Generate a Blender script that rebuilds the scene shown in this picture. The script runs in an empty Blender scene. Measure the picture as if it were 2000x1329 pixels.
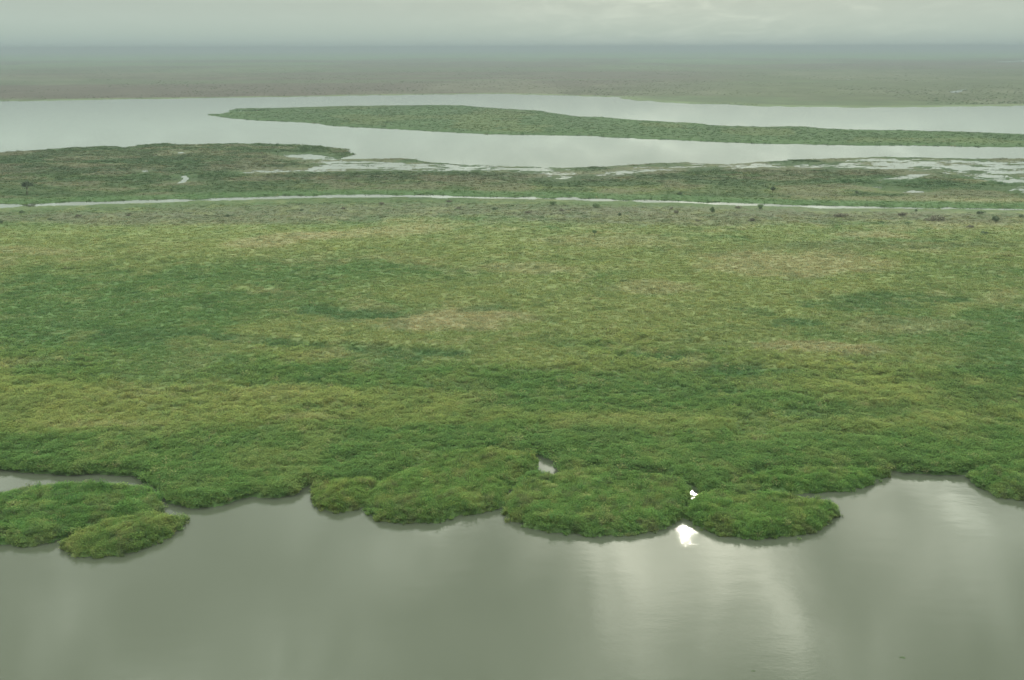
import bpy, math, random
import numpy as np
from mathutils import Vector, Matrix

# ------------------------------------------------------------------ camera
scene = bpy.context.scene
CAM_H = 110.0
F_PX = 2222.0                      # focal length in photo pixels (photo 2000 x 1329)
PITCH = math.radians(14.45)
ROLL = math.radians(-0.14)
cam_data = bpy.data.cameras.new('camera')
cam_data.sensor_width = 36.0
cam_data.lens = 36.0 * F_PX / 2000.0
cam_data.clip_start = 1.0
cam_data.clip_end = 200000.0
cam = bpy.data.objects.new('camera', cam_data)
scene.collection.objects.link(cam)
cam.matrix_world = (Matrix.Translation((0, 0, CAM_H)) @
                    Matrix.Rotation(math.pi / 2 - PITCH, 4, 'X') @ Matrix.Rotation(ROLL, 4, 'Z'))
scene.camera = cam
CAM_R = np.array((Matrix.Rotation(math.pi / 2 - PITCH, 3, 'X') @ Matrix.Rotation(ROLL, 3, 'Z')))

# ------------------------------------------------------------------ light
SUN_EL, SUN_AZ = math.radians(20.9), math.radians(9.3)      # azimuth clockwise from +Y
SUN_DIR = Vector((math.sin(SUN_AZ) * math.cos(SUN_EL), math.cos(SUN_AZ) * math.cos(SUN_EL), math.sin(SUN_EL)))
sun_data = bpy.data.lights.new('sun', 'SUN')
sun_data.energy = 0.5
sun_data.angle = math.radians(0.8)
sun_data.color = (1.0, 0.95, 0.80)
sun = bpy.data.objects.new('sun', sun_data)
scene.collection.objects.link(sun)
sun.rotation_euler = SUN_DIR.to_track_quat('Z', 'Y').to_euler()
sun.location = (0, 0, 500)

world = bpy.data.worlds.new('World')
scene.world = world
world.use_nodes = True


def N(nt, kind, loc=None, **props):
    n = nt.nodes.new(kind)
    for k, v in props.items():
        setattr(n, k, v)
    return n


def setin(node, **vals):
    for k, v in vals.items():
        node.inputs[k.replace('_', ' ')].default_value = v


def math_node(nt, op, a, b=None, clamp=False):
    n = nt.nodes.new('ShaderNodeMath')
    n.operation = op
    n.use_clamp = clamp
    for i, v in enumerate((a, b)):
        if v is None:
            continue
        if isinstance(v, (int, float)):
            n.inputs[i].default_value = v
        else:
            nt.links.new(v, n.inputs[i])
    return n.outputs[0]


def ramp_node(nt, fac, stops, interp='LINEAR'):
    n = nt.nodes.new('ShaderNodeValToRGB')
    cr = n.color_ramp
    cr.interpolation = interp
    while len(cr.elements) > len(stops):
        cr.elements.remove(cr.elements[-1])
    while len(cr.elements) < len(stops):
        cr.elements.new(0.5)
    for e, (p, c) in zip(cr.elements, stops):
        e.position = p
        e.color = (c[0], c[1], c[2], 1.0) if not isinstance(c, (int, float)) else (c, c, c, 1.0)
    if fac is not None:
        nt.links.new(fac, n.inputs['Fac'])
    return n.outputs['Color']


def mix_rgb(nt, mode, fac, a, b):
    n = nt.nodes.new('ShaderNodeMix')
    n.data_type = 'RGBA'
    n.blend_type = mode
    for i, v in ((0, fac), (6, a), (7, b)):
        sock = n.inputs[i]
        if isinstance(v, (int, float)):
            sock.default_value = v if i == 0 else (v, v, v, 1)
        elif isinstance(v, tuple):
            sock.default_value = (*v, 1.0)
        else:
            nt.links.new(v, sock)
    return n.outputs[2]


nt = world.node_tree
nt.nodes.clear()
out = N(nt, 'ShaderNodeOutputWorld')
bg = N(nt, 'ShaderNodeBackground')
bg.inputs['Strength'].default_value = 0.1
nt.links.new(bg.outputs[0], out.inputs['Surface'])
sky = N(nt, 'ShaderNodeTexSky', sky_type='NISHITA', sun_disc=False, sun_elevation=SUN_EL, sun_rotation=SUN_AZ,
        altitude=400.0, air_density=1.0, dust_density=4.0)
tc = N(nt, 'ShaderNodeTexCoord')
sep = N(nt, 'ShaderNodeSeparateXYZ')
nt.links.new(tc.outputs['Generated'], sep.inputs[0])
zc = math_node(nt, 'ADD', math_node(nt, 'MAXIMUM', sep.outputs['Z'], 0.0), 0.13)
px = math_node(nt, 'DIVIDE', sep.outputs['X'], zc)
py = math_node(nt, 'DIVIDE', sep.outputs['Y'], zc)
comb = N(nt, 'ShaderNodeCombineXYZ')
nt.links.new(px, comb.inputs[0])
nt.links.new(py, comb.inputs[1])
mp = N(nt, 'ShaderNodeMapping')
mp.inputs['Rotation'].default_value = (0, 0, math.radians(20))
mp.inputs['Scale'].default_value = (1.0, 0.50, 1.0)
mp.inputs['Location'].default_value = (1.9, 9.7, 0.0)
nt.links.new(comb.outputs[0], mp.inputs['Vector'])
cn = N(nt, 'ShaderNodeTexNoise')
setin(cn, Scale=4.6, Detail=6.0, Roughness=0.55, Distortion=0.5)
nt.links.new(mp.outputs[0], cn.inputs['Vector'])
cn2 = N(nt, 'ShaderNodeTexNoise')
setin(cn2, Scale=0.9, Detail=3.0, Roughness=0.5)
nt.links.new(mp.outputs[0], cn2.inputs['Vector'])
cloud = math_node(nt, 'ADD', math_node(nt, 'MULTIPLY', cn.outputs['Fac'], 0.65), math_node(nt, 'MULTIPLY', cn2.outputs['Fac'], 0.35))
cloud_var = ramp_node(nt, cloud, [(0.36, 0.68), (0.47, 0.88), (0.55, 1.35), (0.64, 2.5)])
# overcast: dim near the horizon, brighter towards the zenith
grad = ramp_node(nt, math_node(nt, 'MAXIMUM', sep.outputs['Z'], 0.0),
                 [(0.0, (3.3, 4.2, 3.95)), (0.012, (3.95, 4.85, 4.3)), (0.022, (4.25, 5.1, 4.5)), (0.036, (4.2, 4.95, 4.35)), (0.062, (6.6, 7.9, 6.8)), (0.22, (8.3, 9.1, 7.8)), (0.45, (11.2, 12.1, 10.3)), (1.0, (21.0, 23.2, 19.8))])
low_soft = ramp_node(nt, math_node(nt, 'MAXIMUM', sep.outputs['Z'], 0.0), [(0.0, 0.0), (0.05, 0.02), (0.22, 0.7), (0.36, 1.0)])
deck = mix_rgb(nt, 'MULTIPLY', low_soft, grad, cloud_var)
# the veiled sun shining through the deck
dotn = N(nt, 'ShaderNodeVectorMath', operation='DOT_PRODUCT')
nt.links.new(tc.outputs['Generated'], dotn.inputs[0])
dotn.inputs[1].default_value = SUN_DIR
dp = math_node(nt, 'MAXIMUM', dotn.outputs['Value'], 0.0)
thin = ramp_node(nt, cloud, [(0.38, 0.1), (0.5, 0.6), (0.62, 2.0)])
g1 = math_node(nt, 'MULTIPLY', math_node(nt, 'POWER', dp, 72.0), 30.0)
g2 = math_node(nt, 'MULTIPLY', math_node(nt, 'POWER', dp, 300.0), 12.0)
glow = math_node(nt, 'ADD', g1, g2)
glowc = mix_rgb(nt, 'MULTIPLY', 1.0, mix_rgb(nt, 'MULTIPLY', 1.0, glow, (1.0, 0.96, 0.78)), thin)
deck2 = mix_rgb(nt, 'ADD', 1.0, deck, glowc)
tot = mix_rgb(nt, 'MIX', 0.985, sky.outputs['Color'], deck2)
nt.links.new(tot, bg.inputs['Color'])
world.cycles.sampling_method = 'MANUAL'
world.cycles.sample_map_resolution = 1024

scene.view_settings.view_transform = 'Standard'
scene.view_settings.look = 'None'
scene.view_settings.exposure = 0.12
scene.view_settings.gamma = 1.0
scene.view_settings.use_curve_mapping = False
scene.render.engine = 'CYCLES'
scene.cycles.use_denoising = True
scene.cycles.use_adaptive_sampling = True
scene.cycles.adaptive_threshold = 0.025
scene.cycles.max_bounces = 3
scene.cycles.diffuse_bounces = 2
scene.cycles.glossy_bounces = 2
scene.cycles.transmission_bounces = 2
scene.cycles.transparent_max_bounces = 8
scene.cycles.volume_bounces = 0
scene.cycles.caustics_reflective = False
scene.cycles.caustics_refractive = False

rng = np.random.default_rng(11)
random.seed(4)


# ------------------------------------------------------------------ geometry helpers
def ground(pts, z=0.0):
    """photo pixels -> points on the level z of the place"""
    out = []
    for p in pts:
        zz = p[2] if len(p) > 2 else z
        v = CAM_R @ np.array(((p[0] - 1000.0) / F_PX, -(p[1] - 664.5) / F_PX, -1.0))
        t = (zz - CAM_H) / v[2] if v[2] < -1e-4 else 1e6
        out.append((v[0] * t, v[1] * t))
    return np.array(out)


def project(x, y, z=0.0):
    """world -> photo pixels (used to look colours up in the survey of patches below)"""
    d = np.stack([x, y, np.broadcast_to(z - CAM_H, x.shape)], -1)
    c = d @ CAM_R
    return 1000.0 + F_PX * c[..., 0] / -c[..., 2], 664.5 - F_PX * c[..., 1] / -c[..., 2]


def hash2(ix, iy, seed):
    h = (ix.astype(np.int64) * 374761393 + iy.astype(np.int64) * 668265263 + seed * 974711) & 0xFFFFFFFF
    h = ((h ^ (h >> 13)) * 1274126177) & 0xFFFFFFFF
    h = h ^ (h >> 16)
    return (h & 0xFFFF) / 65535.0


def vnoise(x, y, seed=0):
    ix, iy = np.floor(x), np.floor(y)
    fx, fy = x - ix, y - iy
    fx = fx * fx * fx * (fx * (fx * 6 - 15) + 10)
    fy = fy * fy * fy * (fy * (fy * 6 - 15) + 10)
    a, b = hash2(ix, iy, seed), hash2(ix + 1, iy, seed)
    c, d = hash2(ix, iy + 1, seed), hash2(ix + 1, iy + 1, seed)
    return (a * (1 - fx) + b * fx) * (1 - fy) + (c * (1 - fx) + d * fx) * fy


def fbm(x, y, octaves=4, seed=0, gain=0.5):
    s, amp, tot = 0.0, 1.0, 0.0
    cs, sn = math.cos(0.6), math.sin(0.6)
    for o in range(octaves):
        s = s + amp * vnoise(x, y, seed + o * 17)
        tot += amp
        amp *= gain
        x, y = (x * cs - y * sn) * 2.03 + 5.1, (x * sn + y * cs) * 2.03 + 1.7
    return s / tot


def smooth(e0, e1, x):
    t = np.clip((x - e0) / (e1 - e0), 0, 1)
    return t * t * (3 - 2 * t)


def sdf(poly, x, y):
    """signed distance, positive inside"""
    shp = x.shape
    x, y = x.ravel(), y.ravel()
    d2 = np.full(x.shape, 1e18)
    inside = np.zeros(x.shape, bool)
    P = np.asarray(poly, float)
    Q = np.roll(P, -1, axis=0)
    for (ax, ay), (bx, by) in zip(P, Q):
        ex, ey = bx - ax, by - ay
        L = ex * ex + ey * ey + 1e-12
        t = np.clip(((x - ax) * ex + (y - ay) * ey) / L, 0, 1)
        dx, dy = x - ax - t * ex, y - ay - t * ey
        np.minimum(d2, dx * dx + dy * dy, out=d2)
        cond = (ay > y) != (by > y)
        if abs(by - ay) > 1e-12:
            inside ^= cond & (x < ax + (y - ay) / (by - ay) * ex)
    d = np.sqrt(d2)
    return np.where(inside, d, -d).reshape(shp)


def seg_dist(line, x, y):
    d2 = np.full(x.shape, 1e18)
    for (ax, ay), (bx, by) in zip(line[:-1], line[1:]):
        ex, ey = bx - ax, by - ay
        t = np.clip(((x - ax) * ex + (y - ay) * ey) / (ex * ex + ey * ey + 1e-12), 0, 1)
        d2 = np.minimum(d2, (x - ax - t * ex) ** 2 + (y - ay - t * ey) ** 2)
    return np.sqrt(d2)


def link(o, parent=None):
    scene.collection.objects.link(o)
    if parent is not None:
        o.parent = parent
    return o


def mesh_from(name, co, faces):
    me = bpy.data.meshes.new(name)
    co = np.asarray(co, np.float32)
    faces = np.asarray(faces, np.int32)
    k = faces.shape[1]
    me.vertices.add(len(co))
    me.vertices.foreach_set('co', co.ravel())
    me.loops.add(faces.size)
    me.loops.foreach_set('vertex_index', faces.ravel())
    me.polygons.add(len(faces))
    me.polygons.foreach_set('loop_start', np.arange(0, faces.size, k, dtype=np.int32))
    me.update(calc_edges=True)
    return me


def grid_mesh(name, X, Y, Z, keep, tint, mat):
    """height field; quads with no vertex above the waterline are left out"""
    r, c = X.shape
    idx = np.arange(r * c).reshape(r, c)
    q = np.stack([idx[:-1, :-1], idx[:-1, 1:], idx[1:, 1:], idx[1:, :-1]], -1).reshape(-1, 4)
    kf = keep.ravel()
    q = q[kf[q].any(axis=1)]
    used = np.unique(q)
    remap = np.zeros(r * c, np.int32)
    remap[used] = np.arange(len(used))
    co = np.stack([X.ravel(), Y.ravel(), Z.ravel()], -1)[used]
    me = mesh_from(name, co, remap[q])
    me.polygons.foreach_set('use_smooth', np.ones(len(q), bool))
    col = me.attributes.new('tint', 'FLOAT_COLOR', 'POINT')
    t = tint.reshape(-1, 3)[used]
    col.data.foreach_set('color', np.concatenate([t, np.ones((len(t), 1))], 1).astype(np.float32).ravel())
    me.materials.append(mat)
    return me


# ------------------------------------------------------------------ materials
def new_mat(name):
    m = bpy.data.materials.new(name)
    m.use_nodes = True
    m.node_tree.nodes.clear()
    return m, m.node_tree


def thatch_material():
    m, nt = new_mat('reed_thatch')
    o = N(nt, 'ShaderNodeOutputMaterial')
    b = N(nt, 'ShaderNodeBsdfPrincipled')
    setin(b, Roughness=0.9)
    b.inputs['Specular IOR Level'].default_value = 0.1
    at = N(nt, 'ShaderNodeAttribute', attribute_name='tint')
    geo = N(nt, 'ShaderNodeNewGeometry')
    n1 = N(nt, 'ShaderNodeTexNoise')
    setin(n1, Scale=0.5, Detail=6.0, Roughness=0.65)
    nt.links.new(geo.outputs['Position'], n1.inputs['Vector'])
    v = ramp_node(nt, n1.outputs['Fac'], [(0.32, 0.75), (0.5, 0.97), (0.7, 1.2)])
    c = mix_rgb(nt, 'MULTIPLY', 1.0, at.outputs['Color'], v)
    nt.links.new(c, b.inputs['Base Color'])
    bp = N(nt, 'ShaderNodeBump')
    setin(bp, Strength=0.8, Distance=0.5)
    nt.links.new(n1.outputs['Fac'], bp.inputs['Height'])
    nt.links.new(bp.outputs[0], b.inputs['Normal'])
    nt.links.new(b.outputs[0], o.inputs['Surface'])
    return m


def blade_material(name, instanced=True, color=(0.06, 0.1, 0.03)):
    m, nt = new_mat(name)
    o = N(nt, 'ShaderNodeOutputMaterial')
    d = N(nt, 'ShaderNodeBsdfDiffuse')
    t = N(nt, 'ShaderNodeBsdfTranslucent')
    mx = N(nt, 'ShaderNodeMixShader')
    mx.inputs[0].default_value = 0.32
    if instanced:
        at = N(nt, 'ShaderNodeAttribute', attribute_name='tint', attribute_type='INSTANCER')
        base = at.outputs['Color']
        lv = N(nt, 'ShaderNodeAttribute', attribute_name='leaf')
        base = mix_rgb(nt, 'MULTIPLY', 1.0, base, lv.outputs['Color'])
    else:
        lv = N(nt, 'ShaderNodeAttribute', attribute_name='leaf')
        base = mix_rgb(nt, 'MULTIPLY', 1.0, color, lv.outputs['Color'])
    nt.links.new(base, d.inputs['Color'])
    nt.links.new(base, t.inputs['Color'])
    nt.links.new(d.outputs[0], mx.inputs[1])
    nt.links.new(t.outputs[0], mx.inputs[2])
    nt.links.new(mx.outputs[0], o.inputs['Surface'])
    return m


def bark_material():
    m, nt = new_mat('bark')
    o = N(nt, 'ShaderNodeOutputMaterial')
    b = N(nt, 'ShaderNodeBsdfPrincipled')
    setin(b, Roughness=0.9)
    tcn = N(nt, 'ShaderNodeTexCoord')
    n1 = N(nt, 'ShaderNodeTexNoise')
    setin(n1, Scale=3.0, Detail=4.0)
    nt.links.new(tcn.outputs['Object'], n1.inputs['Vector'])
    nt.links.new(ramp_node(nt, n1.outputs['Fac'], [(0.3, (0.05, 0.04, 0.03)), (0.7, (0.12, 0.095, 0.07))]), b.inputs['Base Color'])
    nt.links.new(b.outputs[0], o.inputs['Surface'])
    return m


def water_material(name, rough, bump):
    m, nt = new_mat(name)
    o = N(nt, 'ShaderNodeOutputMaterial')
    b = N(nt, 'ShaderNodeBsdfPrincipled')
    setin(b, Roughness=rough, IOR=1.333)
    b.inputs['Base Color'].default_value = (0.070, 0.079, 0.057, 1)
    geo = N(nt, 'ShaderNodeNewGeometry')
    # calm and ruffled stretches
    mpc = N(nt, 'ShaderNodeMapping')
    mpc.inputs['Scale'].default_value = (0.016, 0.024, 1)
    nt.links.new(geo.outputs['Position'], mpc.inputs['Vector'])
    calm = N(nt, 'ShaderNodeTexNoise')
    setin(calm, Scale=1.0, Detail=3.0, Roughness=0.5, Distortion=0.6)
    nt.links.new(mpc.outputs[0], calm.inputs['Vector'])
    ruff = ramp_node(nt, calm.outputs['Fac'], [(0.38, 0.35), (0.62, 1.0)])
    mp1 = N(nt, 'ShaderNodeMapping')
    mp1.inputs['Rotation'].default_value = (0, 0, math.radians(18))
    mp1.inputs['Scale'].default_value = (0.8, 2.0, 1)
    nt.links.new(geo.outputs['Position'], mp1.inputs['Vector'])
    w1 = N(nt, 'ShaderNodeTexNoise')
    setin(w1, Scale=1.0, Detail=3.0, Roughness=0.55)
    nt.links.new(mp1.outputs[0], w1.inputs['Vector'])
    mp2 = N(nt, 'ShaderNodeMapping')
    mp2.inputs['Rotation'].default_value = (0, 0, math.radians(-12))
    mp2.inputs['Scale'].default_value = (0.10, 0.2, 1)
    nt.links.new(geo.outputs['Position'], mp2.inputs['Vector'])
    w2 = N(nt, 'ShaderNodeTexNoise')
    setin(w2, Scale=1.0, Detail=2.0, Roughness=0.5)
    nt.links.new(mp2.outputs[0], w2.inputs['Vector'])
    h = math_node(nt, 'ADD', math_node(nt, 'MULTIPLY', math_node(nt, 'MULTIPLY', w1.outputs['Fac'], ruff), 0.15),
                  math_node(nt, 'MULTIPLY', w2.outputs['Fac'], 0.22))
    bp = N(nt, 'ShaderNodeBump')
    setin(bp, Strength=bump, Distance=1.0)
    nt.links.new(h, bp.inputs['Height'])
    nt.links.new(bp.outputs[0], b.inputs['Normal'])
    nt.links.new(b.outputs[0], o.inputs['Surface'])
    return m


THATCH = thatch_material()
BLADE = blade_material('reed_blades')
BARK = bark_material()
WATER = water_material('lake_water', 0.022, 0.085)
RIVER = water_material('river_water', 0.03, 0.015)

# ------------------------------------------------------------------ survey of the shores (photo pixels, projected to the ground)
LOBES = [   # name, category, label, outline, tint shift, height
    ('reed_island', 'reed island', 'broad oval green reed island at the left edge of the lake',
     [(-330, 985, 2.5), (-200, 962, 2.5), (-90, 956, 2.8), (0, 954, 2.8), (40, 945, 2.8), (110, 938, 2.8), (160, 935, 2.8), (230, 937, 2.8), (272, 943, 2.6), (298, 952, 2), (314, 968, 1), (319, 985), (314, 1003),
      (285, 1013), (235, 1022), (180, 1037), (135, 1049), (100, 1059), (50, 1066), (0, 1063), (-90, 1062), (-200, 1050), (-300, 1025)], (0.92, 1.0, 0.95), 1.0),
    ('reed_island', 'reed island', 'small olive reed tongue poking furthest into the lake beside the oval island',
     [(116, 1071), (124, 1060, 1), (180, 1038, 0), (238, 1022, 0), (288, 1012, 0), (320, 1004, 1.5), (343, 1003, 2), (358, 1007, 1), (360, 1016), (354, 1030), (338, 1046), (308, 1057),
      (272, 1074), (236, 1085), (200, 1088), (150, 1086), (128, 1078)], (1.05, 1.0, 0.95), 0.9),
    ('reed_bed', 'reed bed', 'smallest rounded reed bed, yellowish, just right of the shore notch',
     [(610, 962), (609, 975), (625, 988), (642, 996), (662, 1001), (690, 997), (712, 990), (722, 970), (735, 950), (720, 936, 1), (690, 932, 2), (650, 934, 2), (620, 946, 1.5)], (1.12, 1.02, 0.9), 0.9),
    ('reed_bed', 'reed bed', 'wide sloping reed bed between the smallest bed and the largest round bed',
     [(714, 992), (722, 1003), (742, 1016), (780, 1023), (840, 1021), (880, 1013), (930, 1001), (984, 989), (990, 962), (1012, 940), (1055, 918), (1052, 898, 1), (1020, 883, 2), (960, 874, 2), (890, 880, 2),
      (820, 905, 2), (765, 930, 1.5), (735, 958)], (1.05, 1.02, 0.95), 1.0),
    ('reed_bed', 'reed bed', 'largest round reed bed bulging into the lake at centre, left of the sun glint',
     [(988, 988), (989, 1006), (1008, 1020), (1040, 1032), (1090, 1041), (1160, 1047), (1230, 1044), (1280, 1035), (1310, 1024), (1331, 1008), (1342, 985), (1345, 962), (1335, 944, 1), (1300, 928, 2),
      (1240, 915, 2.5), (1160, 911, 2.5), (1095, 915, 2.5), (1050, 929, 2), (1012, 948, 1)], (1.0, 1.0, 0.95), 1.0),
    ('reed_bed', 'reed bed', 'dark green oval reed bed just right of the sun glint',
     [(1338, 1008), (1352, 1020), (1372, 1032), (1402, 1044), (1460, 1052), (1520, 1049), (1580, 1041), (1622, 1023), (1638, 1006), (1634, 994), (1600, 976, 1.5), (1560, 962, 2.5), (1500, 954, 2.5),
      (1430, 952, 2.5), (1375, 960, 2), (1350, 978, 1)], (0.95, 1.0, 0.88), 1.0),
    ('reed_bed', 'reed bed', 'flat reed point behind the dark oval bed, tapering right towards open water',
     [(1585, 963), (1600, 958), (1640, 961), (1690, 951), (1708, 938), (1733, 928), (1722, 915, 1.5), (1690, 911, 2), (1630, 910, 2), (1560, 912, 2), (1490, 920, 2), (1440, 935, 2), (1420, 948, 1), (1500, 956), (1560, 964)], (0.95, 1.0, 0.9), 0.95),
    ('reed_bed', 'reed bed', 'rounded reed bed cut off by the right edge of the picture',
     [(1897, 930), (1901, 940), (1914, 952), (1950, 968), (2000, 978), (2080, 988), (2180, 990), (2280, 975), (2300, 930, 2), (2200, 902, 2.5), (2080, 893, 2.5), (2000, 897, 2.5), (1945, 908, 2), (1910, 920, 1)], (0.9, 1.0, 0.92), 1.0),
]
for L in LOBES:
    pass
LOBE_W = [ground(L[3]) for L in LOBES]

SHORE = [(-700, 900), (-330, 912), (0, 918), (30, 920), (75, 926), (140, 927), (200, 926), (262, 931), (287, 938), (305, 958), (318, 985), (345, 989), (368, 989), (386, 993), (420, 990), (470, 975), (492, 971),
         (530, 972), (574, 968), (584, 957), (596, 950), (606, 948), (640, 955), (800, 950), (1000, 950), (1300, 970), (1450, 965), (1580, 958), (1700, 935), (1738, 920), (1770, 924), (1850, 927), (1893, 927), (1990, 930), (2400, 925), (2700, 915)]
BANK = [(2800, 312, 1.2), (2300, 309, 1.2), (2000, 308, 1.2), (1900, 309, 1.2), (1850, 307, 1.2), (1760, 306, 1.2), (1700, 304.5, 1.2), (1680, 307, 1.2), (1600, 309, 1.2), (1500, 313, 1.2), (1450, 317, 1.2), (1400, 318, 1.2),
        (1340, 315.5, 1.2), (1300, 317, 1.2), (1230, 320, 1.2), (1180, 324, 1.2), (1100, 325, 1.2), (1000, 322.5, 1.2), (940, 320.5, 1.2), (880, 318, 1.2), (830, 314, 1.2), (815, 309.5, 1.2), (780, 308, 1.2), (720, 309.5, 1.2),
        (664, 308.5, 1.2), (680, 303, 1), (688, 296, 1), (680, 291, 1.2), (640, 286, 1.2), (600, 283, 1.2), (560, 281, 1.2), (500, 280, 1.2), (460, 280, 1.2), (400, 281, 1.2), (345, 282.5, 1.2), (332, 280, 1.2), (310, 279, 1.2), (270, 282.5, 1.2),
        (246, 288, 1), (237, 290.5), (230, 285.5, 1.2), (200, 285, 1.2), (140, 288, 1.2), (60, 293.5, 1.2), (0, 297, 1.2), (-300, 303, 1.2), (-900, 314, 1.2)]
MARSH_W = ground(SHORE + BANK)
FAR = [(-900, 193), (-300, 197), (0, 198), (60, 197.5), (150, 195.5), (300, 193), (420, 191.5), (500, 190), (600, 189), (680, 187), (760, 186), (850, 184.5), (960, 183.5), (1050, 185.5), (1150, 188.5), (1216, 189.5), (1222, 192.5), (1240, 195),
       (1290, 199.5), (1350, 203), (1390, 204), (1420, 203.5), (1450, 206), (1500, 208), (1600, 209), (1700, 210), (1800, 209.5), (1900, 208), (2000, 206.5), (2300, 203), (2900, 201)]
FAR_W = np.concatenate([ground(FAR), [(150000, 3000), (150000, 90000), (-150000, 90000), (-150000, 2500)]])
ISLE = [(407, 224.3), (430, 222, 1), (452, 219, 1), (447, 214.5, 1), (470, 211.5, 1.2), (530, 211, 1.2), (600, 209, 1.2), (660, 207, 1.2), (760, 206, 1.2), (850, 205, 1.2), (910, 206, 1.2), (950, 210, 1.2), (1000, 213, 1.2), (1060, 216, 1.2),
        (1076, 220, 1.2), (1130, 227.5, 1.2), (1180, 227.5, 1.2), (1197, 231, 1.2), (1280, 236, 1.2), (1380, 241.5, 1.2), (1386, 244.5, 1.2), (1440, 246, 1.2), (1500, 247, 1.2), (1560, 246, 1.2), (1590, 249.5, 1.2), (1680, 253, 1.2), (1740, 253.5, 1.2),
        (1850, 256, 1.2), (2000, 261, 1.2), (2300, 268, 1.2), (2700, 275, 1.2), (2700, 288), (2300, 288), (2000, 287), (1900, 286.5), (1760, 283.5), (1680, 284.5), (1550, 281), (1450, 279.5), (1350, 274.5), (1250, 271), (1140, 265), (1000, 263), (960, 262.5),
        (860, 257.5), (740, 250.5), (660, 246.5), (640, 244.5), (620, 241), (560, 237.5), (510, 235.5), (455, 231.5), (425, 227.5)]
ISLE_W = ground(ISLE)

POOLS = [   # clear little pools: outline
    [(1043, 885), (1060, 893), (1074, 897), (1090, 908), (1096, 911, 2.8), (1074, 912, 2.8), (1057, 910, 2.8)],
    [(1340, 943), (1357, 950), (1370, 957), (1366, 957, 1.6), (1354, 955, 1.6), (1343, 946, 1.6)],
    [(355.5, 343.5), (365, 344.5), (366.5, 350), (362, 357), (347, 358.5), (356, 353), (358, 349)],
    [(347, 298), (358, 297), (360, 300), (348, 300.5)],
    [(278, 334), (289, 333.5), (289, 335.8), (279, 335.8)],
    [(1849, 179.5), (1868, 183), (1893, 173.5), (1866, 177.5)],
    [(1936, 121.8), (2100, 113), (2100, 117.5), (1960, 122)],
    [(1648, 155), (1667, 154.6), (1667, 156), (1648, 156)],
    [(452, 216.5), (506, 215.5), (506, 217.5), (470, 218.2)],
]
POOL_W = [ground(p, 0.0) for p in POOLS]
CHANNEL = [(-600, 418, 9), (-200, 406, 8), (0, 402.3, 7.5), (33, 402, 6), (40, 401.5, 3.5), (48, 401.2, 3.5), (56, 401, 7), (85, 400, 4.5), (130, 398.3, 7), (180, 397, 7), (186, 396.8, 4), (230, 395.5, 5.5), (270, 394, 6.5), (330, 392, 6), (365, 391.5, 5),
           (372, 391.2, 2), (408, 390.2, 2), (415, 389.5, 5.5), (500, 387.3, 5), (555, 385.2, 6.5), (610, 384.5, 3.5), (640, 383.6, 6), (700, 383, 5.5), (740, 383.2, 6.5), (780, 383, 3.5), (830, 383, 5.5), (865, 384, 6), (880, 385, 3), (1000, 386.8, 3), (1040, 387, 5),
           (1048, 387.3, 1.2), (1085, 388.5, 1.2), (1095, 388.2, 5.5), (1122, 387.6, 6), (1135, 389.3, 3.5), (1160, 390.2, 5.5), (1190, 391, 4.5), (1205, 391.5, 1.2), (1236, 392.3, 1.2), (1245, 392.4, 5), (1272, 393, 5), (1310, 394, 4.5), (1335, 394.5, 3), (1380, 397, 2), (1400, 397.8, 5),
           (1478, 400.2, 4.5), (1500, 400.4, 5), (1560, 402.4, 3.5), (1600, 404.3, 5.5), (1660, 405, 4.5), (1710, 405.6, 4.5), (1725, 405.8, 1.5), (1760, 406.3, 3), (1838, 407.3, 1.2), (1850, 407.2, 4.5), (1862, 407.4, 1.5), (1950, 408.8, 1.5), (1962, 409, 3.5), (2000, 409.5, 1.5), (2400, 414, 3)]
_lo = ground([(p[0], p[1] + p[2] * 0.52) for p in CHANNEL])
_hi = ground([(p[0], p[1] - p[2] * 0.52) for p in CHANNEL])
CHANNEL_W = np.concatenate([_lo, _hi[::-1]])
CHANNEL_MID = ground([(p[0], p[1]) for p in CHANNEL])
FLOODS = [  # flooded flats: outline, share of open water
    ([(556, 302), (610, 302), (650, 310), (700, 315), (780, 319), (900, 323), (1000, 325), (1105, 329), (1118, 340), (1100, 352), (1082, 350), (1075, 340), (1000, 334), (900, 334), (760, 333), (640, 335), (480, 338), (480, 335), (610, 329), (640, 322), (600, 313), (570, 308)], 0.54),
    ([(1640, 314), (1720, 310), (1850, 313), (2000, 316), (2300, 318), (2300, 366), (2000, 360), (1930, 352), (1900, 345), (1830, 336), (1740, 331), (1650, 327)], 0.53),
    ([(1150, 344), (1200, 335), (1240, 327), (1360, 321), (1480, 320), (1640, 322), (1680, 330), (1560, 329), (1400, 329), (1290, 333), (1220, 341)], 0.47),
    ([(1725, 352), (1760, 347), (1800, 339), (1808, 341), (1766, 350), (1732, 354)], 0.55),
    ([(1682, 366), (1720, 367), (1760, 372), (1796, 374.5), (1792, 376), (1740, 374), (1700, 370.5)], 0.5),
    ([(1972, 372), (2000, 366), (2080, 362), (2080, 372), (2000, 375)], 0.55),
]
FLOOD_W = [(ground(p), s) for p, s in FLOODS]

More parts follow.
